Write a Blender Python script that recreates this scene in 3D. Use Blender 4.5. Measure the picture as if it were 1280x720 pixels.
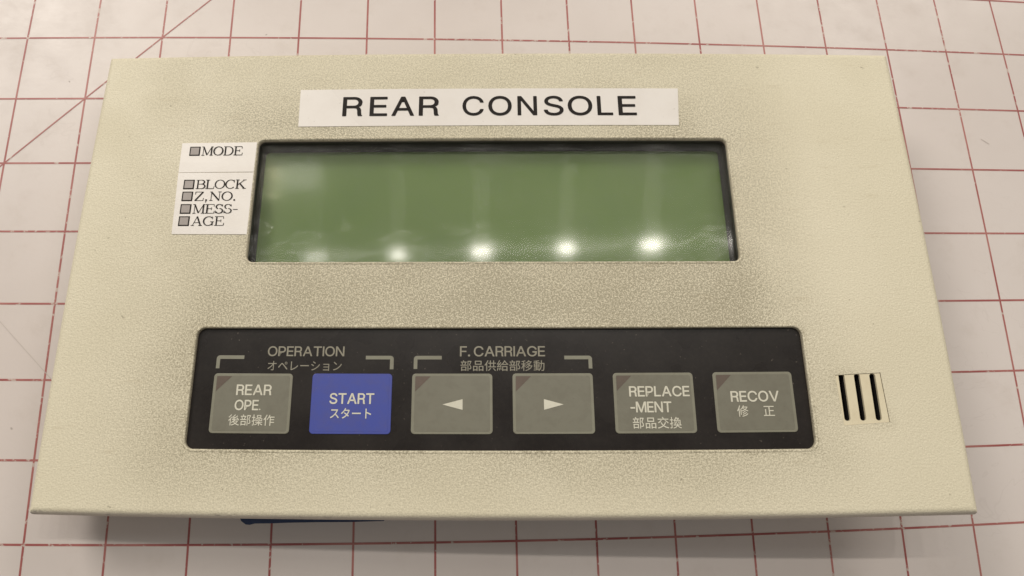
import bpy, bmesh, math, json, random
from mathutils import Matrix, Vector
random.seed(7)
S = 0.01                                   # layout below is in centimetres
scene = bpy.context.scene
for o in list(bpy.data.objects): bpy.data.objects.remove(o)
COL = scene.collection

# ------------------------------------------------------------------ camera
cam_d = bpy.data.cameras.new('camera'); cam = bpy.data.objects.new('camera', cam_d); COL.objects.link(cam)
cam.matrix_world = Matrix(((0.99838605, 0.00183846, -0.05676189, -3.57885*S),
                           (-0.01604289, 0.96789833, -0.25082954, -5.16343*S),
                           (0.0544786, 0.25133534, 0.96636568, 23.06628*S), (0, 0, 0, 1)))
cam_d.sensor_fit = 'HORIZONTAL'; cam_d.sensor_width = 36.0
cam_d.lens = 854.2553/1280*36
cam_d.shift_x = (640-600.38)/1280; cam_d.shift_y = (343.15-360)/1280
cam_d.clip_start = 0.005; cam_d.clip_end = 50
scene.camera = cam
scene.render.resolution_x = 1024; scene.render.resolution_y = 576
# ------------------------------------------------------------------ room light
w = bpy.data.worlds.new('World'); scene.world = w; w.use_nodes = True
bg = w.node_tree.nodes['Background']; bg.inputs[0].default_value = (1.0, 0.93, 0.84, 1); bg.inputs[1].default_value = 0.19
def lamp(name, loc, size, power, col, target=(0, 0, 0), size_y=None):
    d = bpy.data.lights.new(name, 'AREA'); d.energy = power; d.color = col
    d.shape = 'RECTANGLE' if size_y else 'DISK'; d.size = size*S
    if size_y: d.size_y = size_y*S
    o = bpy.data.objects.new(name, d); COL.objects.link(o)
    o.location = Vector(loc)*S
    o.rotation_euler = (Vector(target)*S-o.location).to_track_quat('-Z', 'Y').to_euler()
    return o
for i in range(6):                         # the row of lamps over the bench that the display mirrors
    lamp('ceiling_lamp', (-45.6+18.35*i, 48.6, 120), (4.5, 3.0, 3.8, 3.2, 4.0, 3)[i], (0.30, 0.50, 0.80, 0.70, 0.85, 0.25)[i]*0.95, (1.0, 0.94, 0.84), (-45.6+18.35*i, 30, 0), 1.4)
lamp('lamp_housing_glow', (0, 49.5, 122), 150, 1.0, (1.0, 0.95, 0.88), (0, 49.5, 0), 2.5)
lamp('soft_light_panel', (-118, 128, 130), 90, 21.5, (1.0, 0.935, 0.845), (0, 0, 0), 50)
lamp('soft_light_panel', (105, 140, 130), 90, 10.8, (1.0, 0.925, 0.82), (0, 0, 0), 50)
lamp('soft_light_panel', (-10, -135, 150), 90, 2.2, (1.0, 0.94, 0.86), (0, 0, 0), 40)  # weak fill from the front, added to brighten the openings' upper rims
lamp('ceiling_bounce', (0, 41, 124), 180, 0.75, (0.92, 0.97, 0.95), (0, 41, 0), 11)
lamp('desk_lamp', (-57, 70, 120), 2.6, 0.10, (1.0, 0.9, 0.55))
lamp('desk_lamp', (-57, 65, 120), 2.2, 0.10, (1.0, 0.95, 0.6), (-57, 60, 0), 1.0)
lamp('far_lamp', (-51, 69.5, 121), 10, 0.28, (1.0, 0.95, 0.88), (-51, 60, 0), 6.5)
scene.view_settings.view_transform = 'Standard'; scene.view_settings.look = 'None'
scene.view_settings.exposure = 0.0; scene.view_settings.gamma = 1.0
scene.render.engine = 'CYCLES'

# ------------------------------------------------------------------ measured bow of the plate and of the mat (cm)
CP = [[-0.00019, 0.00063], [0.16606, -0.00054], [-0.00814, 0.14048], [-0.00013, 0.00425], [0.03003, 0.00923], [-0.00929, 0.0239], [-0.10999, 8e-05], [0.00378, -0.11011], [-0.10205, 0.00229], [0.0015, -0.10075]]
CM = [[0.03794, -0.05188], [0.23112, -0.00712], [-0.00737, 0.21156], [-0.01413, 0.01645], [0.03925, 0.00423], [-0.02524, 0.04372], [-0.0841, 0.00055], [0.01089, -0.08524], [-0.0779, 0.00932], [0.00506, -0.08054]]
def basis(x, y):
    x, y = x/10, y/10
    return (1, x, y, x*x, x*y, y*y, x**3, x*x*y, x*y*y, y**3)
def bow(x, y, c, lim):
    b = basis(min(max(x, lim[0]), lim[1]), min(max(y, lim[2]), lim[3]))
    return x+sum(k*q[0] for k, q in zip(b, c)), y+sum(k*q[1] for k, q in zip(b, c))
def bow_plate(x, y): return bow(x, y, CP, (-14, 14, -8, 8))
def bow_mat(x, y): return bow(x, y, CM, (-21.5, 22, -12.5, 13.5))

# ------------------------------------------------------------------ materials
def mat(name, base=(0.5, 0.5, 0.5), rough=0.5, spec=0.5, metal=0.0):
    m = bpy.data.materials.new(name); m.use_nodes = True
    p = m.node_tree.nodes['Principled BSDF']
    p.inputs['Base Color'].default_value = (*base, 1); p.inputs['Roughness'].default_value = rough
    p.inputs['Specular IOR Level'].default_value = spec; p.inputs['Metallic'].default_value = metal
    return m
class NT:
    def __init__(s, m): s.t = m.node_tree; s.n = s.t.nodes; s.p = s.n['Principled BSDF']; s.co = s.n.new('ShaderNodeTexCoord').outputs['Object']
    def link(s, a, b): s.t.links.new(a, b)
    def noise(s, scale, detail=3, rough=0.55, vec=None, dist=0.0):
        n = s.n.new('ShaderNodeTexNoise'); n.inputs['Scale'].default_value = scale; n.inputs['Detail'].default_value = detail
        n.inputs['Roughness'].default_value = rough; n.inputs['Distortion'].default_value = dist
        s.link(vec or s.co, n.inputs['Vector']); return n.outputs['Fac']
    def ramp(s, v, a, b, lo=0.0, hi=1.0):
        n = s.n.new('ShaderNodeMapRange'); n.interpolation_type = 'SMOOTHSTEP'
        s.link(v, n.inputs[0]); n.inputs[1].default_value = a; n.inputs[2].default_value = b; n.inputs[3].default_value = lo; n.inputs[4].default_value = hi
        return n.outputs[0]
    def m(s, op, a, b=None):
        n = s.n.new('ShaderNodeMath'); n.operation = op
        for i, v in enumerate((a, b)):
            if v is None: continue
            if isinstance(v, (int, float)): n.inputs[i].default_value = v
            else: s.link(v, n.inputs[i])
        return n.outputs[0]
    def mix(s, f, a, b):
        n = s.n.new('ShaderNodeMix'); n.data_type = 'RGBA'
        for k, v in ((0, f), (6, a), (7, b)):
            if isinstance(v, (int, float)): n.inputs[k].default_value = v
            elif isinstance(v, tuple): n.inputs[k].default_value = (*v, 1)
            else: s.link(v, n.inputs[k])
        return n.outputs[2]
    def scale(s, sx, sy, sz=1, rot=0):
        n = s.n.new('ShaderNodeMapping'); n.inputs['Scale'].default_value = (sx, sy, sz); n.inputs['Rotation'].default_value = (0, 0, rot)
        s.link(s.co, n.inputs[0]); return n.outputs[0]
    def bump(s, h, strength, dist):
        n = s.n.new('ShaderNodeBump'); n.inputs['Strength'].default_value = strength; n.inputs['Distance'].default_value = dist
        s.link(h, n.inputs['Height']); s.link(n.outputs[0], s.p.inputs['Normal'])
    def box(s, x0, x1, y0, y1):            # distance (m) outside / inside a rectangle
        sp = s.n.new('ShaderNodeSeparateXYZ'); s.link(s.co, sp.inputs[0])
        dx = s.m('SUBTRACT', s.m('ABSOLUTE', s.m('SUBTRACT', sp.outputs[0], (x0+x1)/2*S)), (x1-x0)/2*S)
        dy = s.m('SUBTRACT', s.m('ABSOLUTE', s.m('SUBTRACT', sp.outputs[1], (y0+y1)/2*S)), (y1-y0)/2*S)
        ax = s.m('MAXIMUM', dx, 0); ay = s.m('MAXIMUM', dy, 0)
        return s.m('SQRT', s.m('ADD', s.m('MULTIPLY', ax, ax), s.m('MULTIPLY', ay, ay)))

def plate_paint():
    m = mat('cream_textured_paint', rough=0.5, spec=0.4); t = NT(m)
    fine = t.noise(2600, 2, 0.6); mid = t.noise(1800, 1, 0.5); big = t.noise(38, 2, 0.5); blot = t.noise(16, 3, 0.5)
    streak = t.noise(60, 4, 0.6, t.scale(1, 5, 1))
    col = t.mix(t.ramp(blot, 0.3, 0.7), (0.77, 0.71, 0.54), (0.82, 0.76, 0.59))
    # handling grime: round the two openings and across the middle of the plate
    d1 = t.ramp(t.box(-7.9, 7.5, -0.03, 4.2), 0.0, 0.030, 1, 0)
    d2 = t.ramp(t.box(-9.2, 9.1, -5.73, -2.13), 0.0, 0.022, 1, 0)
    d3 = t.ramp(t.box(-9.5, 6.0, -4.5, 7.2), 0.0, 0.05, 1, 0)
    d4 = t.ramp(t.box(-6.5, 7.5, -2.3, 0.0), 0.0, 0.012, 1, 0)
    mask = t.m('ADD', t.m('MULTIPLY', d1, 0.30), t.m('MULTIPLY', d2, 0.26))
    mask = t.m('ADD', mask, t.m('MULTIPLY', d3, 0.30)); mask = t.m('ADD', mask, t.m('MULTIPLY', d4, 0.25))
    mask = t.m('MULTIPLY', mask, t.ramp(big, 0.25, 0.70, 0.78, 1.0))
    mask = t.m('MULTIPLY', mask, t.ramp(t.noise(24, 4, 0.6, t.scale(1, 2.2, 1, 0.5), 0.6), 0.34, 0.64, 0.78, 1.0))
    near1 = t.ramp(t.box(-9.2, 9.1, -5.75, -2.13), 0.0, 0.0028, 1, 0); near2 = t.ramp(t.box(-7.9, 7.5, -0.03, 4.22), 0.0, 0.0024, 1, 0)
    near3 = t.ramp(t.box(9.95, 11.35, -5.05, -3.58), 0.0, 0.003, 1, 0); near4 = t.ramp(t.box(-6.6, 6.0, 4.72, 6.08), 0.0, 0.0022, 1, 0)
    near = t.m('MULTIPLY', t.m('ADD', t.m('ADD', near1, t.m('MULTIPLY', near2, 0.2)), t.m('MULTIPLY', t.m('ADD', near3, near4), 0.45)), t.ramp(t.noise(75, 4, 0.65), 0.42, 0.66, 0.0, 0.38))
    mask = t.m('ADD', t.m('ADD', mask, near), 0.15)
    speck = t.ramp(t.m('ADD', t.m('MULTIPLY', fine, 0.6), t.m('MULTIPLY', t.noise(1400, 3, 0.7), 0.5)), 0.43, 0.66, 0.15, 1.25)
    mask = t.m('MINIMUM', t.m('MULTIPLY', mask, speck), 0.85)
    col = t.mix(mask, col, (0.31, 0.275, 0.19))
    # scuffs and specks of dark dirt sitting in the paint texture
    dots = t.m('MULTIPLY', t.ramp(t.noise(420, 2, 0.5), 0.70, 0.76), t.ramp(big, 0.45, 0.65))
    col = t.mix(t.m('MULTIPLY', dots, 0.55), col, (0.16, 0.13, 0.08))
    col = t.mix(t.m('MULTIPLY', t.ramp(streak, 0.60, 0.75), 0.18), col, (0.42, 0.33, 0.2))
    # worn paint chips along the front fold, and its grey shading painted in
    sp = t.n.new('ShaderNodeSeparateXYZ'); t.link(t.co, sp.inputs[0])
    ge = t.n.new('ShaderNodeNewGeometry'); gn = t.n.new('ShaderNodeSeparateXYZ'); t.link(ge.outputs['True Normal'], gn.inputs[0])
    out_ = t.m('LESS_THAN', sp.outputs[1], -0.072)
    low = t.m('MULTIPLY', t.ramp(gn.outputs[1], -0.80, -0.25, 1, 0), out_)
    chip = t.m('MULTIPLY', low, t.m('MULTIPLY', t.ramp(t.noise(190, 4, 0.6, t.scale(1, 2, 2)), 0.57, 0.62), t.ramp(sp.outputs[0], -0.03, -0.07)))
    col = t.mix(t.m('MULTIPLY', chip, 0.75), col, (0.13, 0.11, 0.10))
    fold_shade = t.m('MULTIPLY', low, 0.75)
    col = t.mix(fold_shade, col, (0.42, 0.37, 0.33))
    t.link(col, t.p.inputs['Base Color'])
    t.link(t.ramp(big, 0.3, 0.7, 0.42, 0.6), t.p.inputs['Roughness'])
    h = t.m('ADD', t.m('MULTIPLY', mid, 0.7), t.m('MULTIPLY', fine, 0.35))
    t.bump(h, 0.8, 0.00024)
    return m
def mat_plastic():
    m = mat('white_translucent_mat', rough=0.38, spec=0.4); t = NT(m)
    a = t.noise(9, 3, 0.5); b = t.noise(70, 5, 0.65); c = t.noise(600, 2)
    col = t.mix(t.ramp(a, 0.3, 0.7), (0.685, 0.615, 0.58), (0.745, 0.68, 0.65))
    col = t.mix(t.ramp(b, 0.5, 0.8, 0, 0.22), col, (0.50, 0.42, 0.36))
    sm = t.noise(26, 4, 0.6, t.scale(1, 1, 1, 0.6), 1.2)
    line = t.m('MULTIPLY', t.ramp(t.m('ABSOLUTE', t.m('SUBTRACT', sm, 0.5)), 0.0, 0.006, 1, 0), t.ramp(a, 0.5, 0.62))
    col = t.mix(t.m('MULTIPLY', line, 0.10), col, (0.40, 0.34, 0.30))
    dots = t.ramp(t.noise(230, 1, 0.4), 0.80, 0.83)
    col = t.mix(t.m('MULTIPLY', dots, 0.6), col, (0.22, 0.18, 0.15))
    t.link(col, t.p.inputs['Base Color']); t.link(t.ramp(b, 0.3, 0.7, 0.30, 0.48), t.p.inputs['Roughness'])
    t.bump(c, 0.25, 0.0001); return m
def line_ink():
    m = mat('red_brown_ink', rough=0.45); t = NT(m)
    n = t.noise(420, 3, 0.6); patch = t.noise(14, 2)
    worn = t.m('MULTIPLY', t.ramp(t.m('ADD', n, t.m('MULTIPLY', patch, 0.35)), 0.76, 0.82), 0.85)
    tone = t.mix(t.ramp(t.noise(40, 3), 0.35, 0.65), (0.36, 0.095, 0.09), (0.47, 0.19, 0.17))
    t.link(t.mix(worn, tone, (0.62, 0.52, 0.46)), t.p.inputs['Base Color']); return m
def speckled(name, base, dark, rough, sc=300, amt=0.4, spec=0.5, bump=0.0, coat=0.0):
    m = mat(name, base, rough, spec); t = NT(m)
    n = t.noise(sc, 4, 0.6); b = t.noise(sc/12, 3, 0.5)
    f = t.m('MULTIPLY', t.m('ADD', t.ramp(n, 0.4, 0.7), t.ramp(b, 0.35, 0.7)), amt/2)
    t.link(t.mix(f, base, dark), t.p.inputs['Base Color'])
    t.link(t.ramp(b, 0.3, 0.7, rough*0.85, min(1, rough*1.2)), t.p.inputs['Roughness'])
    if bump: t.bump(n, bump, 0.0001)
    if coat: t.p.inputs['Coat Weight'].default_value = coat; t.p.inputs['Coat Roughness'].default_value = 0.25
    return m
def cover_mat():
    m = bpy.data.materials.new('clear_brushed_window'); m.use_nodes = True; n = m.node_tree.nodes; n.clear(); L = m.node_tree.links
    out = n.new('ShaderNodeOutputMaterial'); tr = n.new('ShaderNodeBsdfTransparent'); tr.inputs[0].default_value = (0.93, 0.95, 0.90, 1)
    gl = n.new('ShaderNodeBsdfAnisotropic'); gl.inputs['Roughness'].default_value = 0.30; gl.inputs['Anisotropy'].default_value = 1.0; gl.inputs['Rotation'].default_value = 0.25
    tan = n.new('ShaderNodeTangent'); tan.direction_type = 'RADIAL'; tan.axis = 'X'
    L.new(tan.outputs[0], gl.inputs['Tangent'])
    gs = n.new('ShaderNodeBsdfGlossy'); gs.inputs['Roughness'].default_value = 0.085
    df = n.new('ShaderNodeBsdfDiffuse'); df.inputs[0].default_value = (0.45, 0.45, 0.40, 1)
    tc = n.new('ShaderNodeTexCoord'); no = n.new('ShaderNodeTexNoise'); no.inputs['Scale'].default_value = 45; no.inputs['Detail'].default_value = 5
    L.new(tc.outputs['Object'], no.inputs['Vector'])
    mr = n.new('ShaderNodeMapRange'); L.new(no.outputs['Fac'], mr.inputs[0]); mr.inputs[1].default_value = 0.4; mr.inputs[2].default_value = 0.8; mr.inputs[3].default_value = 0.012; mr.inputs[4].default_value = 0.065
    gh = n.new('ShaderNodeBsdfAnisotropic'); gh.inputs['Roughness'].default_value = 0.17; gh.inputs['Anisotropy'].default_value = 1.0; gh.inputs['Rotation'].default_value = 0.0
    L.new(tan.outputs[0], gh.inputs['Tangent'])
    mh = n.new('ShaderNodeMixShader'); mh.inputs[0].default_value = 0.62; L.new(gs.outputs[0], mh.inputs[1]); L.new(gh.outputs[0], mh.inputs[2])
    m0 = n.new('ShaderNodeMixShader'); m0.inputs[0].default_value = 0.5; L.new(gl.outputs[0], m0.inputs[1]); L.new(mh.outputs[0], m0.inputs[2])
    fr = n.new('ShaderNodeFresnel'); fr.inputs[0].default_value = 1.52
    m1 = n.new('ShaderNodeMixShader'); L.new(mr.outputs[0], m1.inputs[0]); L.new(tr.outputs[0], m1.inputs[1]); L.new(df.outputs[0], m1.inputs[2])
    m2 = n.new('ShaderNodeMixShader'); L.new(fr.outputs[0], m2.inputs[0]); L.new(m1.outputs[0], m2.inputs[1]); L.new(m0.outputs[0], m2.inputs[2])
    L.new(m2.outputs[0], out.inputs[0]); return m
M = dict(
    plate=plate_paint(), mat=mat_plastic(), ink=line_ink(), cover=cover_mat(),
    rim=speckled('bare_edge_metal', (0.50, 0.44, 0.33), (0.18, 0.14, 0.10), 0.45, 500, 0.9),
    black=speckled('black_plastic', (0.018, 0.016, 0.016), (0.035, 0.03, 0.028), 0.7, 200, 0.5, 0.2),
    grey=speckled('grey_frame_plastic', (0.085, 0.075, 0.08), (0.04, 0.035, 0.035), 0.5, 300, 0.8),
    lcd=speckled('green_display_glass', (0.118, 0.190, 0.038), (0.085, 0.15, 0.038), 0.4, 60, 0.5),
    membrane=speckled('black_membrane_film', (0.019, 0.016, 0.015), (0.036, 0.030, 0.026), 0.28, 700, 0.45, 0.22, 0.06),
    key=speckled('grey_green_key_film', (0.195, 0.188, 0.145), (0.15, 0.14, 0.105), 0.45, 380, 0.7, 0.45, 0.1),
    keyb=speckled('key_border_print', (0.235, 0.23, 0.175), (0.19, 0.175, 0.13), 0.45, 380, 0.6),
    blue=speckled('blue_key_film', (0.050, 0.075, 0.37), (0.075, 0.08, 0.27), 0.42, 320, 0.8, 0.45, 0.1),
    lampw=speckled('brown_lamp_window', (0.105, 0.08, 0.06), (0.15, 0.10, 0.08), 0.4, 300, 0.6),
    legend=speckled('pale_legend_print', (0.70, 0.68, 0.57), (0.55, 0.52, 0.42), 0.5, 900, 0.4),
    head=speckled('grey_legend_print', (0.29, 0.27, 0.21), (0.23, 0.21, 0.16), 0.5, 900, 0.5),
    white=speckled('glossy_white_label', (0.84, 0.80, 0.76), (0.74, 0.69, 0.64), 0.26, 120, 0.55, 0.5, 0.06, 0.15),
    ivory=speckled('ivory_grille_plastic', (0.80, 0.73, 0.54), (0.66, 0.57, 0.39), 0.4, 160, 0.6),
    text=speckled('black_print', (0.016, 0.013, 0.012), (0.04, 0.033, 0.028), 0.6, 500, 0.5, 0.15),
    sq=speckled('grey_square_print', (0.36, 0.32, 0.30), (0.27, 0.24, 0.22), 0.45, 600, 0.4),
    box=speckled('dark_housing_metal', (0.06, 0.055, 0.05), (0.03, 0.03, 0.03), 0.5, 120, 0.5),
    tape=speckled('blue_plastic', (0.028, 0.052, 0.13), (0.018, 0.032, 0.08), 0.5, 300, 0.6),
    scratch=mat('scratch_grey', (0.58, 0.52, 0.48), 0.6),
)

# dust sitting on the membrane film and inside the window
def dusty(m, sc=260, a=0.74, b=0.80, col=(0.35, 0.32, 0.27), amt=0.55):
    t = NT(m); src = t.p.inputs['Base Color'].links[0].from_socket
    f = t.m('MULTIPLY', t.m('MULTIPLY', t.ramp(t.noise(sc, 1, 0.4), a, b), t.ramp(t.noise(30, 3, 0.6), 0.40, 0.6)), amt)
    t.link(t.mix(f, src, col), t.p.inputs['Base Color'])
dusty(M['membrane'], 1300, 0.74, 0.80, (0.20, 0.17, 0.14), 0.5); dusty(M['key'], 900, 0.72, 0.80, (0.10, 0.085, 0.07), 0.3); dusty(M['blue'], 900, 0.72, 0.80, (0.16, 0.15, 0.30), 0.3)
dusty(M['white'], 700, 0.74, 0.80, (0.40, 0.35, 0.29), 0.4); dusty(M['ivory'], 240, 0.62, 0.72, (0.40, 0.32, 0.18), 0.5)
# ------------------------------------------------------------------ mesh helpers
def mesh(name, verts, faces, m, parent=None, smooth=False, warp=bow_plate, mats=None, mi=None):
    me = bpy.data.meshes.new(name)
    if warp: verts = [(*warp(x, y), z) for x, y, z in verts]
    me.from_pydata([(x*S, y*S, z*S) for x, y, z in verts], [], faces)
    bm = bmesh.new(); bm.from_mesh(me); bmesh.ops.recalc_face_normals(bm, faces=bm.faces); bm.to_mesh(me); bm.free()
    me.materials.append(m)
    for x in (mats or []): me.materials.append(x)
    if mi:
        for p, i in zip(me.polygons, mi): p.material_index = i
    if smooth: me.shade_smooth()
    me.update()
    o = bpy.data.objects.new(name, me); COL.objects.link(o)
    if parent: o.parent = parent
    return o
def rrect(x0, x1, y0, y1, r, nx=24, ny=12, nc=6):
    """closed loop, counter-clockwise, evenly stepped sides and rounded corners"""
    r = max(r, 1e-4); P = []
    def seg(a, b, n): return [(a[0]+(b[0]-a[0])*i/n, a[1]+(b[1]-a[1])*i/n) for i in range(n)]
    def arc(cx, cy, a0): return [(cx+r*math.cos(math.radians(a0+90*i/nc)), cy+r*math.sin(math.radians(a0+90*i/nc))) for i in range(nc)]
    P += seg((x0+r, y0), (x1-r, y0), nx)+arc(x1-r, y0+r, -90)
    P += seg((x1, y0+r), (x1, y1-r), ny)+arc(x1-r, y1-r, 0)
    P += seg((x1-r, y1), (x0+r, y1), nx)+arc(x0+r, y1-r, 90)
    P += seg((x0, y1-r), (x0, y0+r), ny)+arc(x0+r, y0+r, 180)
    return P
def loops_mesh(name, loops, m, parent, cap_first=False, cap_last=False, smooth=False, **k):
    """skin a list of (outline, z)"""
    V = []; F = []; n = len(loops[0][0])
    for L, z in loops: V += [(x, y, z) for x, y in L]
    for a in range(len(loops)-1):
        for i in range(n): F.append((a*n+i, a*n+(i+1) % n, (a+1)*n+(i+1) % n, (a+1)*n+i))
    if cap_first: F.append(tuple(range(n-1, -1, -1)))
    if cap_last: F.append(tuple(range((len(loops)-1)*n, len(loops)*n)))
    return mesh(name, V, F, m, parent, smooth, **k)
def pad(name, x0, x1, y0, y1, r, z0, z1, m, parent, bev=0.01, nx=8, ny=6, **k):
    """thin rounded pad with a softened top edge"""
    L = lambda i: rrect(x0+i, x1-i, y0+i, y1-i, r-i*0.5, nx, ny, 5)
    return loops_mesh(name, [(L(0), z0), (L(0), z1-bev), (L(bev*0.3), z1-bev*0.3), (L(bev), z1)], m, parent, cap_last=True, **k)
def fill(name, contours, m, parent, z, offset=0.0, thick=0.0, warp=bow_plate):
    """flat filled outlines (holes by even-odd), built through a 2-D curve"""
    cu = bpy.data.curves.new(name, 'CURVE'); cu.dimensions = '2D'; cu.fill_mode = 'BOTH' if thick else 'FRONT'; cu.offset = offset*10; cu.extrude = thick*5
    for P in contours:
        s = cu.splines.new('POLY'); s.points.add(len(P)-1); s.use_cyclic_u = True
        for q, (x, y) in zip(s.points, P): q.co = (x*10, y*10, 0, 1)
    o = bpy.data.objects.new('tmp', cu); COL.objects.link(o)
    dg = bpy.context.evaluated_depsgraph_get(); me0 = bpy.data.meshes.new_from_object(o.evaluated_get(dg))
    V = [(v.co.x/10, v.co.y/10, v.co.z/10+z) for v in me0.vertices]; F = [tuple(p.vertices) for p in me0.polygons]
    bpy.data.objects.remove(o); bpy.data.meshes.remove(me0); bpy.data.curves.remove(cu)
    return mesh(name, V, F, m, parent, warp=warp)

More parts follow.
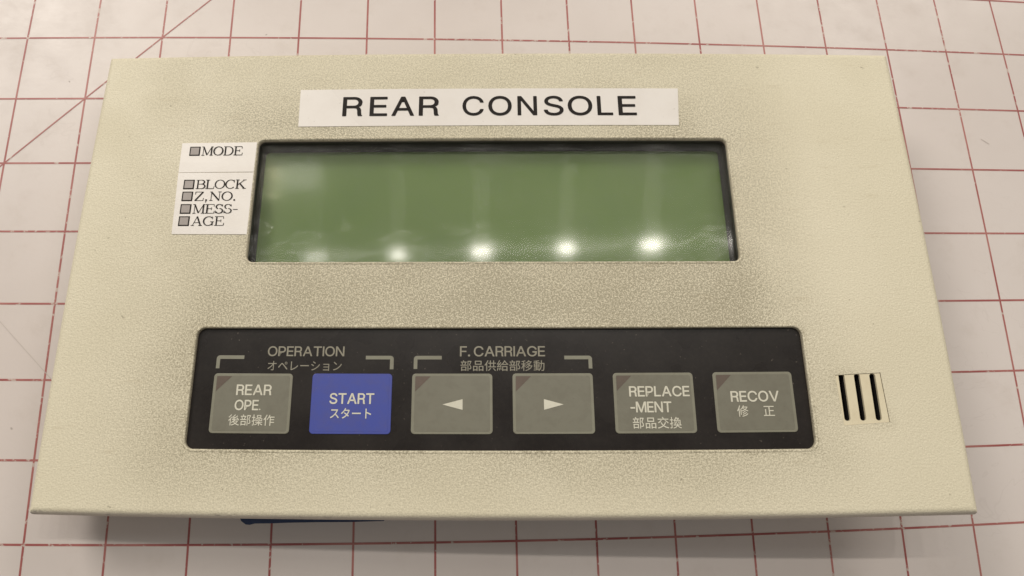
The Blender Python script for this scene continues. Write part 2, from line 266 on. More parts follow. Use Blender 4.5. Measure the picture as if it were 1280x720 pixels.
# ------------------------------------------------------------------ lettering (outlines carried in the script)
G = json.loads(r'''{"R":[[60,0,60,509,236,509,290,504,333,489,367,465,390,433,405,395,409,352,405,309,390,271,367,240,333,217,289,203,236,198,96,198,96,255,234,255,269,258,298,267,319,281,334,300,342,324,345,352,342,380,334,405,319,425,298,440,269,449,233,452,125,452,125,0],[353,0,230,229,303,229,428,0]],"E":[[60,0,60,509,372,509,372,452,125,452,125,286,355,286,355,229,125,229,125,57,375,57,375,0]],"A":[[16,0,201,509,276,509,463,0,395,0,287,302,264,372,232,478,245,478,213,371,191,302,85,0],[110,142,110,199,370,199,370,142]],"C":[[267,-7,205,1,150,25,104,63,70,115,48,179,40,254,48,329,70,393,104,445,150,484,205,508,267,516,340,504,373,490,402,471,427,447,448,418,463,385,473,348,408,348,389,395,357,428,315,449,267,456,223,450,184,432,150,403,125,364,109,314,103,254,109,194,125,145,151,105,184,76,223,59,267,53,315,60,357,81,389,114,408,160,473,160,463,124,448,91,428,62,402,38,373,19,341,5,305,-4]],"O":[[267,-7,205,1,150,25,105,63,70,115,48,179,40,254,48,329,70,393,105,445,150,484,205,508,267,516,329,508,384,484,429,445,464,393,486,329,493,254,486,179,464,115,429,63,384,25,329,1],[267,53,310,59,349,76,383,105,408,144,425,194,430,254,425,314,408,365,383,404,349,433,310,450,267,456,223,450,184,433,151,404,125,364,109,314,103,254,109,194,125,144,151,105,184,76,223,59]],"N":[[60,0,60,509,136,509,343,183,363,151,388,107,414,55,405,54,401,108,399,157,399,195,399,509,463,509,463,0,387,0,202,290,177,331,148,381,108,452,119,454,122,384,124,328,125,291,125,0]],"S":[[224,-9,172,-4,128,9,91,31,64,60,46,96,38,137,104,137,110,110,123,88,142,71,166,59,224,49,257,52,286,60,311,74,329,92,341,114,346,139,342,161,332,179,296,205,245,222,184,239,128,260,86,289,60,326,52,372,58,413,75,448,102,476,138,498,180,511,227,516,275,511,316,498,351,476,377,449,394,415,401,378,337,378,326,412,302,437,267,453,225,459,194,456,167,448,145,435,129,418,118,398,115,376,119,352,131,334,169,308,212,293,264,279,312,264,359,238,395,198,405,171,408,139,403,99,386,64,360,34,323,11,278,-4]],"L":[[60,0,60,509,125,509,125,57,361,57,361,0]],"P":[[60,0,60,509,235,509,289,503,332,487,366,462,390,430,404,391,409,348,404,304,390,265,366,233,332,207,289,191,235,186,109,186,109,242,233,242,269,246,297,256,318,272,333,294,342,319,344,348,342,376,333,402,318,423,297,439,268,449,232,452,125,452,125,0]],"T":[[32,452,32,509,417,509,417,452,257,452,257,0,193,0,193,452]],"I":[[31,0,31,57,118,57,118,452,31,452,31,509,269,509,269,452,183,452,183,57,269,57,269,0]],"F":[[60,0,60,509,369,509,369,452,125,452,125,278,346,278,346,221,125,221,125,0]],"G":[[269,-7,205,1,149,25,104,64,69,116,47,179,40,254,47,329,69,393,103,445,149,484,203,508,265,516,304,513,340,504,374,489,403,469,429,445,449,416,465,384,474,349,408,349,387,393,356,427,315,448,265,456,222,450,183,432,150,404,125,364,109,314,103,254,109,194,125,145,151,105,184,76,224,59,269,53,309,57,345,71,374,93,396,123,410,160,415,202,434,199,283,199,283,256,478,256,478,200,471,141,451,91,419,50,377,19,326,0]],"M":[[60,0,60,509,152,509,277,187,287,159,299,123,311,84,322,49,307,49,318,83,330,121,342,158,352,187,476,509,568,509,568,0,504,0,504,291,504,327,505,369,506,413,507,457,513,457,498,409,482,363,467,322,456,291,342,0,286,0,170,291,159,321,145,361,129,408,112,457,119,457,120,416,121,372,122,328,122,291,122,0]],"V":[[204,0,16,509,84,509,192,206,215,137,248,31,235,31,267,138,290,206,395,509,463,509,278,0]],".":[[95,-4,78,-1,63,9,53,24,50,41,53,59,63,73,78,83,95,87,113,83,128,73,138,59,141,41,138,24,128,9,113,-1]],"-":[[337,244,337,188,114,188,114,244]],"オ":[[30,49,50,27,140,89,203,158,204,31,202,20,192,17,142,21,145,-8,201,-10,224,-3,232,18,230,184,286,184,314,183,314,213,285,211,230,211,229,245,231,274,199,274,202,245,203,211,75,211,43,213,43,183,76,184,191,184,127,114]],"ペ":[[246,210,254,228,272,236,290,228,298,210,290,192,272,185,254,192],[230,210,242,180,272,168,302,180,315,210,302,240,272,253,242,240],[19,92,45,65,65,92,127,171,142,182,159,173,227,101,305,10,329,35,243,127,172,201,150,215,131,213,112,197,43,116]],"レ":[[78,11,98,-6,113,0,194,31,264,73,318,125,302,150,248,97,180,56,110,30,110,229,113,261,78,261,81,229,81,28]],"ー":[[36,152,36,117,84,119,277,119,314,117,314,152,276,150,84,150]],"シ":[[105,269,90,245,165,196,181,220],[53,19,69,-10,126,7,185,34,262,91,320,159,303,188,248,118,170,60,113,34],[53,190,37,166,113,118,130,143]],"ョ":[[74,22,74,-6,103,-6,244,-6,243,-20,271,-20,270,-1,270,174,271,192,249,191,114,191,78,192,78,165,114,166,244,166,244,108,117,108,86,109,86,82,117,83,244,83,244,20,103,20]],"ン":[[79,257,60,235,147,162,169,184],[49,22,68,-7,145,16,206,48,275,106,323,172,306,202,261,134,189,73,130,43]],"ス":[[280,234,262,248,236,245,101,245,65,247,65,215,101,217,237,217,214,168,179,120,115,61,35,16,57,-8,131,37,194,95,247,42,290,-9,315,12,269,62,213,116,246,168,271,219]],"タ":[[188,275,156,285,145,257,105,199,32,136,56,117,108,162,148,210,267,210,249,162,219,113,145,160,126,141,201,91,143,43,65,6,90,-15,168,24,224,74,262,42,283,66,243,97,277,152,297,206,306,224,283,238,259,235,165,235,172,248]],"ト":[[118,31,116,-11,150,-11,147,31,147,146,216,121,285,90,297,120,225,150,147,178,147,235,150,271,115,271,118,235]],"後":[[85,294,55,255,15,221,30,201,73,240,109,285],[122,133,186,140,148,98,102,65,120,46,161,76,202,30,153,8,101,-6,114,-29,171,-12,223,15,271,-11,325,-28,341,-6,290,8,244,30,279,64,304,105,287,113,283,112,196,112,216,142,296,147,313,118,335,131,277,207,256,196,281,166,168,160,233,199,296,247,273,260,228,222,162,220,227,282,202,293,169,255,144,232,122,219,130,195,197,201,153,173,115,156],[177,91,269,91,249,66,223,44,197,66],[94,223,57,169,12,125,27,102,61,136,61,-29,86,-29,86,166,117,214]],"部":[[49,220,71,159,95,166,72,226],[220,276,220,-27,243,-27,243,251,299,251,263,157,295,114,303,78,301,61,294,50,280,46,253,47,260,22,290,23,312,30,324,48,328,75,320,114,289,160,332,265,314,277,310,276],[86,289,101,253,28,253,28,229,193,229,193,253,128,253,110,296],[152,227,126,158,18,158,18,134,201,134,201,158,152,158,178,221],[38,102,38,-26,63,-26,63,-9,159,-9,159,-23,185,-23,185,102],[63,15,63,78,159,78,159,15]],"操":[[185,260,265,260,265,223,185,223],[161,280,161,203,290,203,290,280],[147,168,193,168,193,128,147,128],[256,168,303,168,303,128,256,128],[56,294,56,223,16,223,16,199,56,199,56,122,13,108,20,83,56,96,56,3,51,-2,25,-2,33,-26,70,-21,78,-13,81,3,81,106,115,119,111,143,81,131,81,199,113,199,113,223,81,223,81,294],[212,109,212,82,120,82,120,60,196,60,151,25,97,0,113,-20,167,7,212,46,212,-28,237,-28,237,47,276,10,321,-17,339,3,292,27,253,60,333,60,333,82,237,82,237,109,325,109,325,187,235,187,235,109,215,109,215,187,126,187,126,109]],"作":[[184,290,151,215,107,155,127,137,177,210,201,210,201,-28,228,-28,228,57,333,57,333,82,228,82,228,136,329,136,329,160,228,160,228,210,337,210,337,236,190,236,209,283],[100,293,62,216,13,153,28,127,63,168,63,-27,89,-27,89,210,125,285]],"品":[[106,254,245,254,245,188,106,188],[80,279,80,162,272,162,272,279],[29,125,29,-28,54,-28,54,-9,127,-9,127,-25,154,-25,154,125],[54,16,54,100,127,100,127,16],[192,125,192,-28,217,-28,217,-9,297,-9,297,-26,324,-26,324,125],[217,16,217,100,297,100,297,16]],"供":[[169,62,141,22,106,-11,127,-27,163,10,195,54],[249,49,310,-28,332,-14,270,61],[94,293,56,216,7,154,22,127,57,169,57,-27,83,-27,83,210,119,286],[256,291,256,219,188,219,188,290,162,290,162,219,117,219,117,194,162,194,162,107,109,107,109,82,336,82,336,107,282,107,282,194,332,194,332,219,282,219,282,291],[188,194,256,194,256,107,188,107]],"給":[[68,66,77,-12,99,-7,89,70],[29,69,12,-14,34,-22,53,65],[105,73,124,6,144,13,124,79],[229,293,190,224,130,167,148,148,179,174,179,156,295,156,295,178,325,152,344,174,292,218,250,276,254,286],[293,180,185,180,214,214,238,252],[164,116,164,-29,189,-29,189,-10,287,-10,287,-28,314,-28,314,116],[189,14,189,92,287,92,287,14],[23,84,119,102,124,82,145,89,122,162,101,156,113,122,55,114,97,168,135,227,112,241,86,195,48,191,104,285,80,296,53,241,32,207,13,187,21,163,70,172,41,132,14,109]],"移":[[119,291,74,276,20,263,28,243,70,251,70,194,16,194,16,169,64,169,41,108,12,58,25,34,49,76,70,128,70,-28,94,-28,94,133,121,86,137,107,94,161,94,169,137,169,137,194,94,194,94,257,136,270],[179,206,213,181,175,163,134,151,148,131,216,156,274,196,316,253,299,262,294,261,229,261,250,289,223,294,189,254,133,217,151,199,206,238,279,238,259,214,234,194,198,219],[196,68,236,36,184,9,126,-8,140,-29,222,0,290,51,335,128,318,136,314,135,253,135,272,162,245,167,205,119,138,75,155,57,198,83,232,112,301,112,281,79,255,51,215,81]],"動":[[229,290,229,212,187,212,187,188,228,188,217,96,185,23,185,25,115,17,115,45,184,45,184,65,115,65,115,87,183,87,183,192,115,192,115,214,190,214,190,234,115,234,115,260,183,270,171,291,100,280,19,273,25,254,91,258,91,234,15,234,15,214,91,214,91,192,25,192,25,87,91,87,91,65,24,65,24,45,91,45,91,15,15,8,18,-15,166,1,151,-11,170,-30,219,27,244,100,253,188,303,188,296,52,287,3,275,-2,235,-1,243,-26,286,-26,299,-22,309,-13,322,43,328,199,328,212,254,212,255,290],[47,131,91,131,91,105,47,105],[115,131,161,131,161,105,115,105],[47,173,91,173,91,148,47,148],[115,173,161,173,161,148,115,148]],"交":[[111,209,72,170,25,137,45,118,93,155,137,199],[216,194,267,155,306,116,328,134,287,172,237,209],[123,148,100,140,125,93,157,53,94,18,16,-5,33,-29,111,-3,176,36,239,-2,319,-26,335,-2,258,19,196,53,229,93,255,142,228,150,206,106,176,70,146,106],[146,289,170,245,23,245,23,220,326,220,326,245,181,245,197,252,171,297]],"換":[[202,175,189,142,169,113,186,103,205,134,221,171],[235,169,268,105,286,113,251,176],[54,294,54,223,14,223,14,199,54,199,54,122,10,108,16,82,54,96,54,5,48,-1,18,-1,26,-27,66,-22,74,-12,77,5,77,105,110,117,107,141,77,130,77,199,110,199,110,223,77,223,77,294],[189,245,243,245,222,211,166,211],[114,78,114,56,206,56,187,27,155,6,104,-9,116,-29,170,-12,205,13,226,46,250,13,283,-11,327,-26,341,-6,280,15,243,56,336,56,336,78,314,78,314,211,248,211,275,258,259,268,256,267,201,267,211,290,187,294,161,243,118,194,134,177,146,188,146,78],[217,113,212,78,167,78,167,189,292,189,292,78,236,78,241,113]],"修":[[244,135,206,110,159,91,174,75,223,97,264,127],[278,100,229,67,164,46,177,28,245,54,298,92],[311,63,269,31,212,8,145,-6,158,-27,229,-10,289,17,333,53],[107,196,107,27,130,27,130,196],[194,234,291,234,270,207,242,185,214,208],[198,294,169,240,130,197,150,181,181,216,222,173,177,154,130,143,143,123,194,137,242,159,280,139,326,125,340,146,299,157,263,172,299,206,325,249,310,257,305,256,207,256,222,288],[82,292,50,213,7,149,21,122,54,168,54,-28,78,-28,78,215,106,285]],"正":[[66,179,66,13,18,13,18,-12,333,-12,333,13,198,13,198,124,307,124,307,149,198,149,198,243,321,243,321,269,32,269,32,243,170,243,170,13,93,13,93,179]]}''')
def arcpts(cx, cy, rx, ry, a0, a1, n=7): return [(cx+rx*math.cos(math.radians(a0+(a1-a0)*i/n)), cy+ry*math.sin(math.radians(a0+(a1-a0)*i/n))) for i in range(n+1)]
def _flat(p): return [c for q in p for c in q]
G['R'] = [_flat([(58, 0), (122, 0), (122, 214), (255, 214), (300, 205), (318, 178), (324, 130), (328, 50), (338, 0), (408, 0), (408, 12), (394, 30), (388, 80), (383, 165), (368, 212), (334, 240)]
                + [(372, 264), (395, 300)]+arcpts(262, 371, 140, 138, -18, 90, 8)+[(58, 509)]),
          _flat([(122, 270), (122, 453), (255, 453)]+arcpts(262, 362, 76, 91, 88, -88, 8))]
G['I'] = [[60, 0, 122, 0, 122, 509, 60, 509]]
def glyph(ch, kanji=False):
    P = [[(p[i], p[i+1]) for i in range(0, len(p), 2)] for p in G[ch]]
    return P
def bounds(P):
    xs = [x for c in P for x, y in c]; ys = [y for c in P for x, y in c]
    return min(xs), max(xs), min(ys), max(ys)
def word(name, s, x0, x1, y0, y1, m, parent, z, gap=70, space=190, bold=0.0, boxes=None):
    """one line of lettering fitted between x0..x1, baseline y0, cap height y1"""
    items = []; pen = 0
    for ch in s:
        if ch == ' ': pen += space; continue
        P = glyph(ch); b = bounds(P)
        cj = ord(ch) > 255
        if cj: off = pen-0; items.append((P, off)); pen += 352
        else: off = pen-b[0]; items.append((P, off)); pen += (b[1]-b[0])+gap
    cj = any(ord(c) > 255 for c in s)
    tot = pen-(0 if cj else gap); ylo, yhi = (-30, 296) if cj else (0, 509)
    C = []
    for P, off in items:
        for c in P: C.append([(x0+(x+off)/tot*(x1-x0), y0+(y-ylo)/(yhi-ylo)*(y1-y0)) for x, y in c])
    if not bold: return fill(name, C, m, parent, z)
    V = []; F = []                         # heavier stroke: four passes laid a few hundredths of a millimetre apart
    for k, (dx, dy) in enumerate(((-bold, 0), (bold, 0), (0, bold), (0, -bold))):
        o = fill('tmp_word', [[(x+dx, y+dy) for x, y in P] for P in C], m, None, 0.0, warp=None)
        b0 = len(V); V += [(v.co.x/S, v.co.y/S, z+0.0015*k) for v in o.data.vertices]; F += [tuple(b0+i for i in p.vertices) for p in o.data.polygons]
        me = o.data; bpy.data.objects.remove(o); bpy.data.meshes.remove(me)
    return mesh(name, V, F, m, parent)
# thin serif capitals drawn stroke by stroke: (points, width); unit height 1
def sf(*pts): return [(p, 0.045) for p in pts]
SERIF = {
 'M': (1.05, [([(0.14, 0), (0.14, 1)], .05), ([(0.14, 1), (0.50, 0.05)], .11), ([(0.50, 0.05), (0.88, 1)], .05), ([(0.88, 0), (0.88, 1)], .12), ([(0, .02), (.28, .02)], .045), ([(0, .98), (.2, .98)], .045), ([(.72, .02), (1.03, .02)], .045), ([(.84, .98), (1.03, .98)], .045)]),
 'O': (0.92, [('ell', .45, .5, .40, .48, 0, 360)]),
 'D': (0.92, [([(.16, 0), (.16, 1)], .12), ([(0, .98), (.45, .98)], .045), ([(0, .02), (.45, .02)], .045), ('ell', .42, .5, .41, .48, -90, 90)]),
 'E': (0.82, [([(.16, 0), (.16, 1)], .12), ([(0, .98), (.72, .98)], .045), ([(0, .02), (.76, .02)], .045), ([(.16, .52), (.52, .52)], .045), ([(.71, .98), (.73, .74)], .05), ([(.75, .02), (.78, .28)], .05), ([(.52, .38), (.52, .66)], .045)]),
 'B': (0.85, [([(.16, 0), (.16, 1)], .12), ([(0, .98), (.45, .98)], .045), ([(0, .02), (.48, .02)], .045), ([(.16, .53), (.48, .53)], .045), ('ell', .44, .755, .27, .225, -90, 90), ('ell', .47, .275, .32, .255, -90, 90)]),
 'L': (0.78, [([(.16, 0), (.16, 1)], .12), ([(0, .98), (.34, .98)], .045), ([(0, .02), (.72, .02)], .045), ([(.71, .02), (.74, .30)], .05)]),
 'C': (0.88, [('ell', .45, .5, .40, .48, 45, 318), ([(.75, .98), (.76, .68)], .05)]),
 'K': (0.95, [([(.16, 0), (.16, 1)], .12), ([(0, .98), (.32, .98)], .045), ([(0, .02), (.32, .02)], .045), ([(.16, .38), (.76, .98)], .05), ([(.36, .58), (.78, .02)], .12), ([(.62, .98), (.92, .98)], .045), ([(.62, .02), (.95, .02)], .045)]),
 'Z': (0.82, [([(.06, .98), (.72, .98)], .045), ([(.04, .02), (.74, .02)], .045), ([(.68, .98), (.08, .02)], .12), ([(.07, .98), (.06, .72)], .05), ([(.73, .02), (.76, .30)], .05)]),
 'N': (0.98, [([(.14, 0), (.14, 1)], .05), ([(.12, .98), (.80, .03)], .12), ([(.80, 0), (.80, 1)], .05), ([(0, .98), (.2, .98)], .045), ([(0, .02), (.28, .02)], .045), ([(.66, .98), (.95, .98)], .045)]),
 'S': (0.72, [('ell', .34, .74, .25, .24, 20, 250), ('ell', .36, .27, .28, .26, -160, 90), ([(.60, .98), (.61, .74)], .05), ([(.06, .30), (.05, .02)], .05)]),
 'A': (0.98, [([(.14, .02), (.46, 1)], .05), ([(.46, 1), (.80, .02)], .12), ([(.24, .33), (.68, .33)], .045), ([(0, .02), (.28, .02)], .045), ([(.62, .02), (.94, .02)], .045)]),
 'G': (0.95, [('ell', .45, .5, .40, .48, 45, 325), ([(.75, .98), (.76, .70)], .05), ([(.78, .04), (.78, .42)], .10), ([(.60, .42), (.92, .42)], .045)]),
 '.': (0.40, [([(.08, .07), (.22, .07)], .13)]), ',': (0.42, [([(.10, .07), (.24, .07)], .13), ([(.22, .05), (.12, -.18)], .06)]),
 '-': (0.60, [([(.06, .42), (.46, .42)], .05)]),
}
def serif_word(name, s, x0, x1, y0, y1, m, parent, z, boost=1.25):
    V = []; F = []; pen = 0; k = 0; h = y1-y0
    tot = sum(SERIF[c][0] for c in s)
    fx = (x1-x0)/tot
    def strip(pts, w, close=False):
        nonlocal k
        n = len(pts); base = len(V); zz = z+0.0012*(k % 9); k += 1
        for i, (x, y) in enumerate(pts):
            a = pts[i-1] if i else (pts[-2] if close else pts[0]); b = pts[i+1] if i < n-1 else (pts[1] if close else pts[-1])
            dx, dy = b[0]-a[0], b[1]-a[1]; L = math.hypot(dx, dy) or 1
            ww = w[i] if isinstance(w, list) else w
            nx, ny = -dy/L*ww/2*h*boost, dx/L*ww/2*h*boost
            V.append((x+nx, y+ny, zz)); V.append((x-nx, y-ny, zz))
        for i in range(n-1): F.append((base+2*i, base+2*i+1, base+2*i+3, base+2*i+2))
    for ch in s:
        adv, st = SERIF[ch]
        T = lambda x, y: (x0+(pen+x)*fx, y0+y*h)
        for q in st:
            if q[0] == 'ell':
                _, cx, cy, rx, ry, a0, a1 = q; n = 20
                an = [math.radians(a0+(a1-a0)*i/n) for i in range(n+1)]
                pts = [T(cx+rx*math.cos(a), cy+ry*math.sin(a)) for a in an]
                strip(pts, [0.045+0.075*abs(math.cos(a))**1.5 for a in an], abs(a1-a0) == 360)
            else: strip([T(*p) for p in q[0]], q[1])
        pen += adv
    return mesh(name, V, F, m, parent)

# ================================================================== the cutting mat
MO = bpy.data.objects.new('cutting_mat', None); COL.objects.link(MO)
MO['label'] = 'white plastic cutting mat printed with a red-brown square grid, lying under the console'; MO['category'] = 'cutting mat'
pad('mat_sheet', -46, 44, -34, 30, 0.8, -0.3, 0.0, M['mat'], MO, 0.04, 4, 4, warp=None)
def ink_line(name, a, b, wd, m, n=70, z=0.004, warp=bow_mat):
    L = math.hypot(b[0]-a[0], b[1]-a[1]); nx, ny = -(b[1]-a[1])/L*wd/2, (b[0]-a[0])/L*wd/2
    V = []; F = []
    for i in range(n+1):
        x, y = a[0]+(b[0]-a[0])*i/n, a[1]+(b[1]-a[1])*i/n
        V += [(x+nx, y+ny, z), (x-nx, y-ny, z)]
        if i: F.append((2*i-2, 2*i-1, 2*i+1, 2*i))
    return mesh(name, V, F, m, MO, warp=warp)
for c_ in range(-9, 24):
    x = c_*2.54-19; ink_line('grid_line', (x, -31.6), (x, 28), 0.068, M['ink'], z=0.004)
for r_ in range(-7, 17):
    y = 10-r_*2.54; ink_line('grid_line', (-43, y), (40.5, y), 0.068, M['ink'], z=0.007)
ink_line('diagonal_line', (-19-7*2.54, 10-9*2.54), (-19+9*2.54, 10+7*2.54), 0.048, M['ink'], 90, 0.010)
for a, b in (((-18.6, -0.4), (-16.0, -2.9)), ((17.2, 6.2), (17.5, 6.0))):
    ink_line('scratch', a, b, 0.022, M['scratch'], 10, 0.013)

# ================================================================== the console
CO = bpy.data.objects.new('control_console', None); COL.objects.link(CO)
CO['label'] = 'grimy cream metal console with green display and six membrane keys on the cutting mat'
CO['category'] = 'control panel'
CO.matrix_world = Matrix(((0.99812233, 0.01807742, -0.05852362, -1.75679*S), (-0.01527694, 0.9987329, 0.04795087, 0.63480*S),
                          (0.05931629, -0.04696677, 0.99713374, 2.46636*S), (0, 0, 0, 1)))
UX0, UX1, UY0, UY1 = -13.60, 13.62, -7.65, 7.60
LCD = (-7.91, 7.49, -0.03, 4.22); WIN = (-9.18, 9.09, -5.735, -2.135)
VQ = [(9.98, -5.09), (11.37, -5.01), (11.31, -3.55), (9.92, -3.61)]
# ---- faceplate: folded sheet with two rounded openings and the grille opening
def faceplate():
    V = []; F = []; MI = []
    NX, NY = 60, 34
    R = 0.23
    def skin(loops, mi=0):
        n = len(loops[0][0]); base = []
        for L, z in loops:
            base.append(len(V)); V.extend((x, y, z) for x, y in L)
        for a in range(len(loops)-1):
            for i in range(n): F.append((base[a]+i, base[a]+(i+1) % n, base[a+1]+(i+1) % n, base[a+1]+i)); MI.append(mi)
    O = lambda i: rrect(UX0+i, UX1-i, UY0+i, UY1-i, max(0.10-i, 0.012), NX, NY, 6)
    fold = [(O(R*(1-math.sin(math.radians(a)))), -R*(1-math.cos(math.radians(a)))) for a in range(0, 91, 10)]
    skin(fold+[(O(0), -0.55), (O(0), -1.0), (O(0.12), -1.0), (O(0.12), -0.2)])
    rims = []
    for (x0, x1, y0, y1), r in ((LCD, 0.22), (WIN, 0.26)):
        b = 0.09
        H = lambda i: rrect(x0+i, x1-i, y0+i, y1-i, r-i, 40, 16, 8)
        skin([(H(-b), 0), (H(-b+0.022), 0.013), (H(-b+0.05), 0.017), (H(-b+0.078), 0.006), (H(0), -0.02), (H(0), -b)], 0)
        skin([(H(0), -b), (H(0), -0.16)], 1)
        rims.append(H(-b))
    q = []
    for i in range(4):
        a, b_ = VQ[i], VQ[(i+1) % 4]
        q += [(a[0]+(b_[0]-a[0])*k/6, a[1]+(b_[1]-a[1])*k/6) for k in range(6)]
    skin([(q, 0), (q, -0.16)], 1); rims.append(q)
    from mathutils.geometry import delaunay_2d_cdt
    P2 = []; E2 = []
    for P in [fold[0][0]]+rims:
        b0 = len(P2); P2 += [Vector(p) for p in P]; E2 += [(b0+k, b0+(k+1) % len(P)) for k in range(len(P))]
    holes = rims
    def inside(p, L):
        c = False
        for k in range(len(L)):
            (xa, ya), (xb, yb) = L[k-1], L[k]
            if (ya > p[1]) != (yb > p[1]) and p[0] < (xb-xa)*(p[1]-ya)/(yb-ya)+xa: c = not c
        return c
    for gi in range(45):
        for gj in range(25):
            p = (UX0+0.55+gi*0.59+random.uniform(-.1, .1), UY0+0.5+gj*0.585+random.uniform(-.1, .1))
            if p[0] > UX1-0.4 or p[1] > UY1-0.4: continue
            if not any(inside(p, h) for h in holes) and min(math.hypot(p[0]-q[0], p[1]-q[1]) for h in holes for q in h) > 0.2: P2.append(Vector(p))
    vv, _, ff, _, _, _ = delaunay_2d_cdt(P2, E2, [], 1, 1e-5)
    b0 = len(V); V.extend((v.x, v.y, 0) for v in vv)
    for f in ff:
        c = (sum(vv[k].x for k in f)/len(f), sum(vv[k].y for k in f)/len(f))
        if inside(c, fold[0][0]) and not any(inside(c, h) for h in holes): F.append(tuple(b0+k for k in f)); MI.append(0)
    ob = mesh('faceplate', V, F, M['plate'], CO, mats=[M['rim']], mi=MI)
    bm = bmesh.new(); bm.from_mesh(ob.data); bmesh.ops.remove_doubles(bm, verts=bm.verts, dist=1e-6)
    bmesh.ops.recalc_face_normals(bm, faces=bm.faces); bm.to_mesh(ob.data); bm.free()
    me = ob.data; me.shade_flat()
    return ob
fp = faceplate(); fp['label'] = 'cream textured faceplate with folded edges, stained round its openings'
# ---- display
def ring(name, outer, inner, z0, z1, m, parent, ro=0.2, ri=0.2):
    A = rrect(*outer, ro, 30, 14, 6); B = rrect(*inner, ri, 30, 14, 6)
    return loops_mesh(name, [(A, z1), (A, z0), (B, z0), (B, z1), (A, z1)], m, parent)
D = ring('display', (LCD[0]-0.5, LCD[1]+0.5, LCD[2]-0.5, LCD[3]+0.5), (LCD[0]-0.03, LCD[1]+0.03, LCD[2]-0.03, LCD[3]+0.03), -0.17, -0.35, M['grey'], CO, 0.3, 0.2)
D['label'] = 'recessed green liquid crystal display behind a clear window'
# window: flat pane whose lower edge is formed down in a soft lip
def window():
    x0, x1, y0, y1 = LCD[0]-0.02, LCD[1]+0.02, LCD[2]-0.02, LCD[3]+0.02
    V = []; F = []; nx, ny = 40, 24
    for j in range(ny+1):
        for i in range(nx+1):
            u, v = i/nx, j/ny; x, y = x0+(x1-x0)*u, y0+(y1-y0)*v
            V.append((x, y, -0.26))
    for j in range(ny):
        for i in range(nx): a = j*(nx+1)+i; F.append((a, a+1, a+nx+2, a+nx+1))
    return mesh('display_window', V, F, M['cover'], D, smooth=True)
window()
bz = loops_mesh('display_bezel', [(rrect(LCD[0]-0.04+i*0.7, LCD[1]+0.04-i*0.8, LCD[2]-0.3+i*0.2, LCD[3]+0.04-i, max(0.2-i*0.3, 0.05), 30, 14, 6), zz) for i, zz in ((0, -0.34), (0.02, -0.50), (0.05, -0.60), (0.10, -0.66), (0.16, -0.69))], M['black'], D, smooth=True)
pad('liquid_crystal_panel', -8.0, 7.6, -0.5, 4.4, 0.1, -0.9, -0.70, M['lcd'], D, 0.01)
# ---- membrane keypad; the film sits slightly below the plate
ZM = -0.13
def lower(x, y): k = 0.0064; return x+(x+0.51)*k, y+(y+6.79)*k
pad('keypad_film', WIN[0]-0.3, WIN[1]+0.3, WIN[2]-0.3, WIN[3]+0.3, 0.1, -0.22, ZM, M['membrane'], CO, 0.01, 30, 10)
def lw(name, s, x0, x1, y0, y1, m, parent, z, **k):
    a = lower(x0, y0); b = lower(x1, y1); return word(name, s, a[0], b[0], a[1], b[1], m, parent, z, **k)
lw('heading_lettering', 'OPERATION', -6.95, -4.65, -3.0, -2.71, M['head'], CO, ZM+0.006, gap=58, bold=0.004)
lw('heading_lettering', 'オペレーション', -6.95, -4.68, -3.45, -3.13, M['head'], CO, ZM+0.006)
lw('heading_lettering', 'F. CARRIAGE', -1.20, 1.32, -3.0, -2.70, M['head'], CO, ZM+0.006, gap=58, space=120, bold=0.004)
lw('heading_lettering', '部品供給部移動', -1.20, 1.32, -3.44, -3.12, M['head'], CO, ZM+0.006, bold=0.001)
def bracket(xc, xe, yb, yt):
    w_ = 0.055; s = 1 if xe > xc else -1; r = 0.10
    xc, yt = lower(xc, yt); xe, yb = lower(xe, yb)
    outer = [(xc-s*w_, yb), (xc-s*w_, yt+w_-r)]+[(xc-s*w_+s*r*(1-math.cos(a)), yt+w_-r+r*math.sin(a)) for a in [math.pi/2*i/5 for i in range(1, 6)]]
    P = outer+[(xe, yt+w_), (xe, yt-w_), (xc+s*w_, yt-w_), (xc+s*w_, yb)]
    return fill('bracket', [P], M['keyb'], CO, ZM+0.006)
bracket(-8.43, -7.65, -3.38, -3.04); bracket(-3.22, -4.0, -3.39, -3.04)
bracket(-2.515, -1.74, -3.38, -3.04); bracket(2.655, 1.89, -3.37, -3.04)
def key(i, frame, face, tri=True, label=None):
    x0 = -8.50+2.948*i; x1 = x0+2.362; y0, y1 = -5.285+0.005*i, -3.53+0.006*i
    (x0, y0), (x1, y1) = lower(x0, y0), lower(x1, y1)
    k = pad('key', x0, x1, y0, y1, 0.11, ZM-0.01, ZM+0.022, frame, CO, 0.012)
    k['label'] = label
    pad('key_face', x0+0.085, x1-0.085, y0+0.07, y1-0.07, 0.06, ZM, ZM+0.026, face, k, 0.004)
    if tri:
        tx, ty = x0+0.10, y1-0.085
        fill('indicator_window', [[(tx, ty), (tx, ty-0.45), (tx+0.45, ty)]], M['lampw'], k, ZM+0.031)
    return k
K = [key(0, M['keyb'], M['key'], True, 'grey key marked REAR OPE.'), key(1, M['blue'], M['blue'], False, 'blue key marked START'),
     key(2, M['keyb'], M['key'], True, 'grey key with an arrow pointing left'), key(3, M['keyb'], M['key'], True, 'grey key with an arrow pointing right'),
     key(4, M['keyb'], M['key'], True, 'grey key marked REPLACEMENT'), key(5, M['keyb'], M['key'], True, 'grey key marked RECOV')]
ZL = ZM+0.031; B = 0.007
lw('legend', 'REAR', -7.78, -6.74, -4.17, -3.87, M['legend'], K[0], ZL, gap=62, bold=B)
lw('legend', 'OPE', -7.79, -7.09, -4.61, -4.32, M['legend'], K[0], ZL, gap=62, bold=B)
lw('legend', '.', -7.06, -7.02, -4.61, -4.36, M['legend'], K[0], ZL)
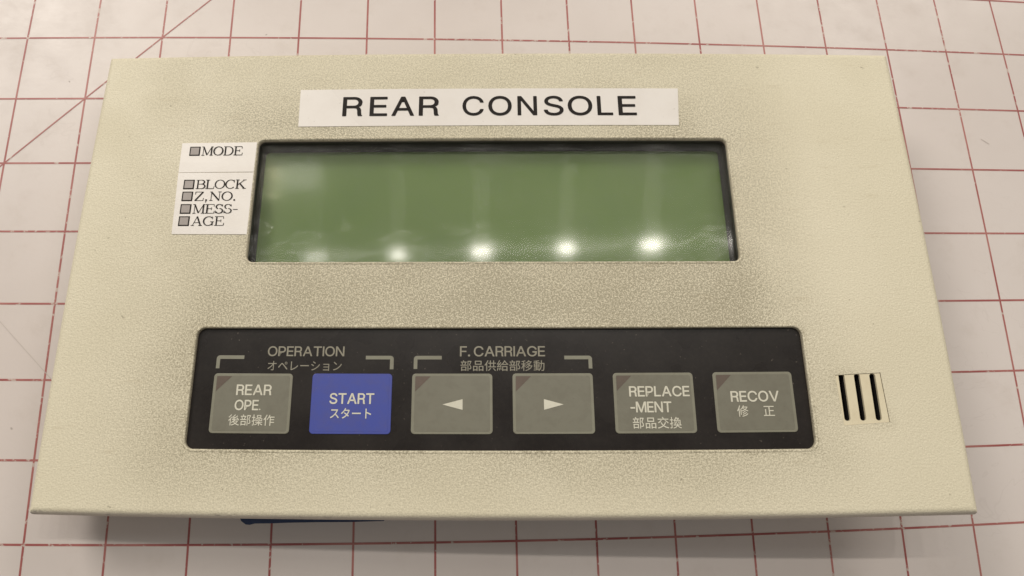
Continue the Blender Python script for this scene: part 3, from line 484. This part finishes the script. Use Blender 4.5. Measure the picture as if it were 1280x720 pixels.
lw('legend', '後部操作', -7.95, -6.57, -5.06, -4.74, M['legend'], K[0], ZL, bold=0.002)
lw('legend', 'START', -5.00, -3.70, -4.41, -4.11, M['legend'], K[1], ZL, gap=62, bold=B)
lw('legend', 'スタート', -4.99, -3.72, -4.85, -4.53, M['legend'], K[1], ZL, bold=0.004)
fill('legend', [[lower(-1.70, -4.425), lower(-1.115, -4.58), lower(-1.115, -4.27)]], M['legend'], K[2], ZL)
fill('legend', [[lower(1.82, -4.425), lower(1.25, -4.27), lower(1.25, -4.58)]], M['legend'], K[3], ZL)
lw('legend', 'REPLACE', 3.75, 5.51, -4.20, -3.91, M['legend'], K[4], ZL, gap=62, bold=B)
lw('legend', '-MENT', 3.76, 4.95, -4.66, -4.36, M['legend'], K[4], ZL, gap=62, bold=B)
lw('legend', '部品交換', 3.78, 5.22, -5.13, -4.80, M['legend'], K[4], ZL, bold=0.002)
lw('legend', 'RECOV', 6.72, 8.14, -4.37, -4.07, M['legend'], K[5], ZL, gap=62, bold=B)
lw('legend', '修', 6.86, 7.20, -4.81, -4.48, M['legend'], K[5], ZL, bold=0.002)
lw('legend', '正', 7.62, 7.98, -4.81, -4.48, M['legend'], K[5], ZL, bold=0.002)
# ---- stuck-on labels
def sticker(name, quad, m, z, lift=0.0, n=(40, 6), label=None):
    """thin label following a measured quad, edges barely lifted"""
    nx, ny = n; V = []; F = []
    for j in range(ny+1):
        for i in range(nx+1):
            u, v = i/nx, j/ny
            x = (quad[0][0]*(1-u)+quad[1][0]*u)*(1-v)+(quad[3][0]*(1-u)+quad[2][0]*u)*v
            y = (quad[0][1]*(1-u)+quad[1][1]*u)*(1-v)+(quad[3][1]*(1-u)+quad[2][1]*u)*v
            V.append((x, y, z+0.0015*math.sin(x*3.1+y*2)+0.001*math.sin(y*9+x)))
    for j in range(ny):
        for i in range(nx): a = j*(nx+1)+i; F.append((a, a+1, a+nx+2, a+nx+1))
    N = len(V); edge = [i for i in range(nx+1)]+[(j+1)*(nx+1)-1 for j in range(1, ny+1)]+[ny*(nx+1)+i for i in range(nx-1, -1, -1)]+[j*(nx+1) for j in range(ny-1, 0, -1)]
    for e in edge: V.append((V[e][0], V[e][1], 0.0005))
    E = len(edge)
    for k in range(E): F.append((edge[k], edge[(k+1) % E], N+(k+1) % E, N+k))
    o = mesh(name, V, F, m, CO); 
    if label: o['label'] = label
    return o
T = sticker('name_label', [(-6.62, 4.70), (5.97, 4.71), (6.06, 6.10), (-6.65, 6.10)], M['white'], 0.018, label='long white label lettered REAR CONSOLE')
for ch, a, b in (('R', -5.17, -4.52), ('E', -4.26, -3.69), ('A', -3.53, -2.79), ('R', -2.62, -1.97), ('C', -1.17, -.48), ('O', -.31, .45), ('N', .66, 1.29), ('S', 1.53, 2.17), ('O', 2.33, 3.13), ('L', 3.31, 3.81), ('E', 4.01, 4.60)):
    word('letter', ch, a, b, 5.08, 5.79, M['text'], T, 0.026, bold=0.010)
SU = sticker('side_label', [(-10.45, 3.055), (-7.95, 3.06), (-7.945, 4.13), (-10.46, 4.12)], M['white'], 0.018, n=(12, 6), label='small white label lettered MODE')
SL = sticker('side_label', [(-10.385, 0.90), (-7.96, 0.885), (-7.95, 3.035), (-10.45, 3.04)], M['white'], 0.018, n=(12, 10), label='small white label listing BLOCK, Z, NO. and MESSAGE')
def sqr(x, y, par):
    pad('square_mark', x, x+0.355, y, y+0.335, 0.01, 0.019, 0.026, M['text'], par, 0.001, 2, 2)
    pad('square_mark', x+0.04, x+0.315, y+0.038, y+0.297, 0.01, 0.024, 0.032, M['sq'], par, 0.001, 2, 2)
sqr(-10.17, 3.65, SU); serif_word('lettering', 'MODE', -9.76, -8.38, 3.66, 3.98, M['text'], SU, 0.026)
for y, s, xe in ((2.45, 'BLOCK', -8.14), (2.03, 'Z,NO.', -8.38), (1.59, 'MESS-', -8.28), (1.17, 'AGE', -8.72)):
    sqr(-10.215, y, SL); serif_word('lettering', s, -9.80, xe, y+0.01, y+0.325, M['text'], SL, 0.026)
# ---- sound grille: ivory insert with three slots
def grille():
    q = [(VQ[i][0]+(0.005 if i in (0, 3) else -0.010), VQ[i][1]+(0.005 if i < 2 else -0.008)) for i in range(4)]
    slots = []
    for cx in (10.12, 10.59, 11.06):
        h = 0.092; x0, x1, y0, y1 = cx-h, cx+h, -4.955, -3.575
        slots.append(rrect(x0, x1, y0, y1, h*0.86, 2, 6, 5))
    V = []; F = []; cuts = [0, 0.345, 0.67, 1.0]
    lerp = lambda a, b, t: (a[0]+(b[0]-a[0])*t, a[1]+(b[1]-a[1])*t)
    for k, L in enumerate(slots):
        bl, br = lerp(q[0], q[1], cuts[k]), lerp(q[0], q[1], cuts[k+1]); tl, tr = lerp(q[3], q[2], cuts[k]), lerp(q[3], q[2], cuts[k+1])
        mx = sum(p[0] for p in L)/len(L); lo = min(range(len(L)), key=lambda i: (round(L[i][1], 4), abs(L[i][0]-mx))); hi = max(range(len(L)), key=lambda i: (round(L[i][1], 4), -abs(L[i][0]-mx)))
        L = L[lo:]+L[:lo]; hi = (hi-lo) % len(L)
        right = L[:hi+1]; left = L[hi:]+[L[0]]
        mb, mt = (L[0][0], bl[1]+(br[1]-bl[1])*(L[0][0]-bl[0])/(br[0]-bl[0])), (L[hi][0], tl[1]+(tr[1]-tl[1])*(L[hi][0]-tl[0])/(tr[0]-tl[0]))
        for P in (right+[mt, tr, br, mb], left+[mb, bl, tl, mt]):
            b0 = len(V); V += [(x, y, -0.02) for x, y in P]; F.append(tuple(range(b0, b0+len(P))))
    o = mesh('sound_grille', V, F, M['ivory'], CO)
    o['label'] = 'ivory insert with three dark upright slots'
    for L in slots:
        loops_mesh('slot_edge', [(L, -0.0195), (L, -0.09)], M['ivory'], o)
        loops_mesh('slot', [(L, -0.091), (L, -0.5)], M['black'], o, cap_last=True)
    return o
grille()
# ---- what carries the plate off the mat
pad('rear_housing', -6.0, 7.6, -7.0, 6.6, 0.3, -1.60, -1.12, M['box'], CO, 0.05, warp=None)
pad('rear_housing', 1.5, 7.2, -6.7, 5.5, 0.2, -2.45, -1.61, M['box'], CO, 0.05, warp=None)
tp = fill('blue_film', [[(-7.77, -7.2), (-7.75, -7.70), (-7.71, -7.77), (-7.57, -7.86), (-7.45, -7.87), (-7.30, -7.83), (-6.8, -7.82), (-6.3, -7.795), (-5.4, -7.77), (-4.4, -7.755), (-3.45, -7.72), (-3.4, -7.2)]], M['tape'], CO, -1.2, thick=0.03)
tp['label'] = 'ragged blue film showing below the lower edge'
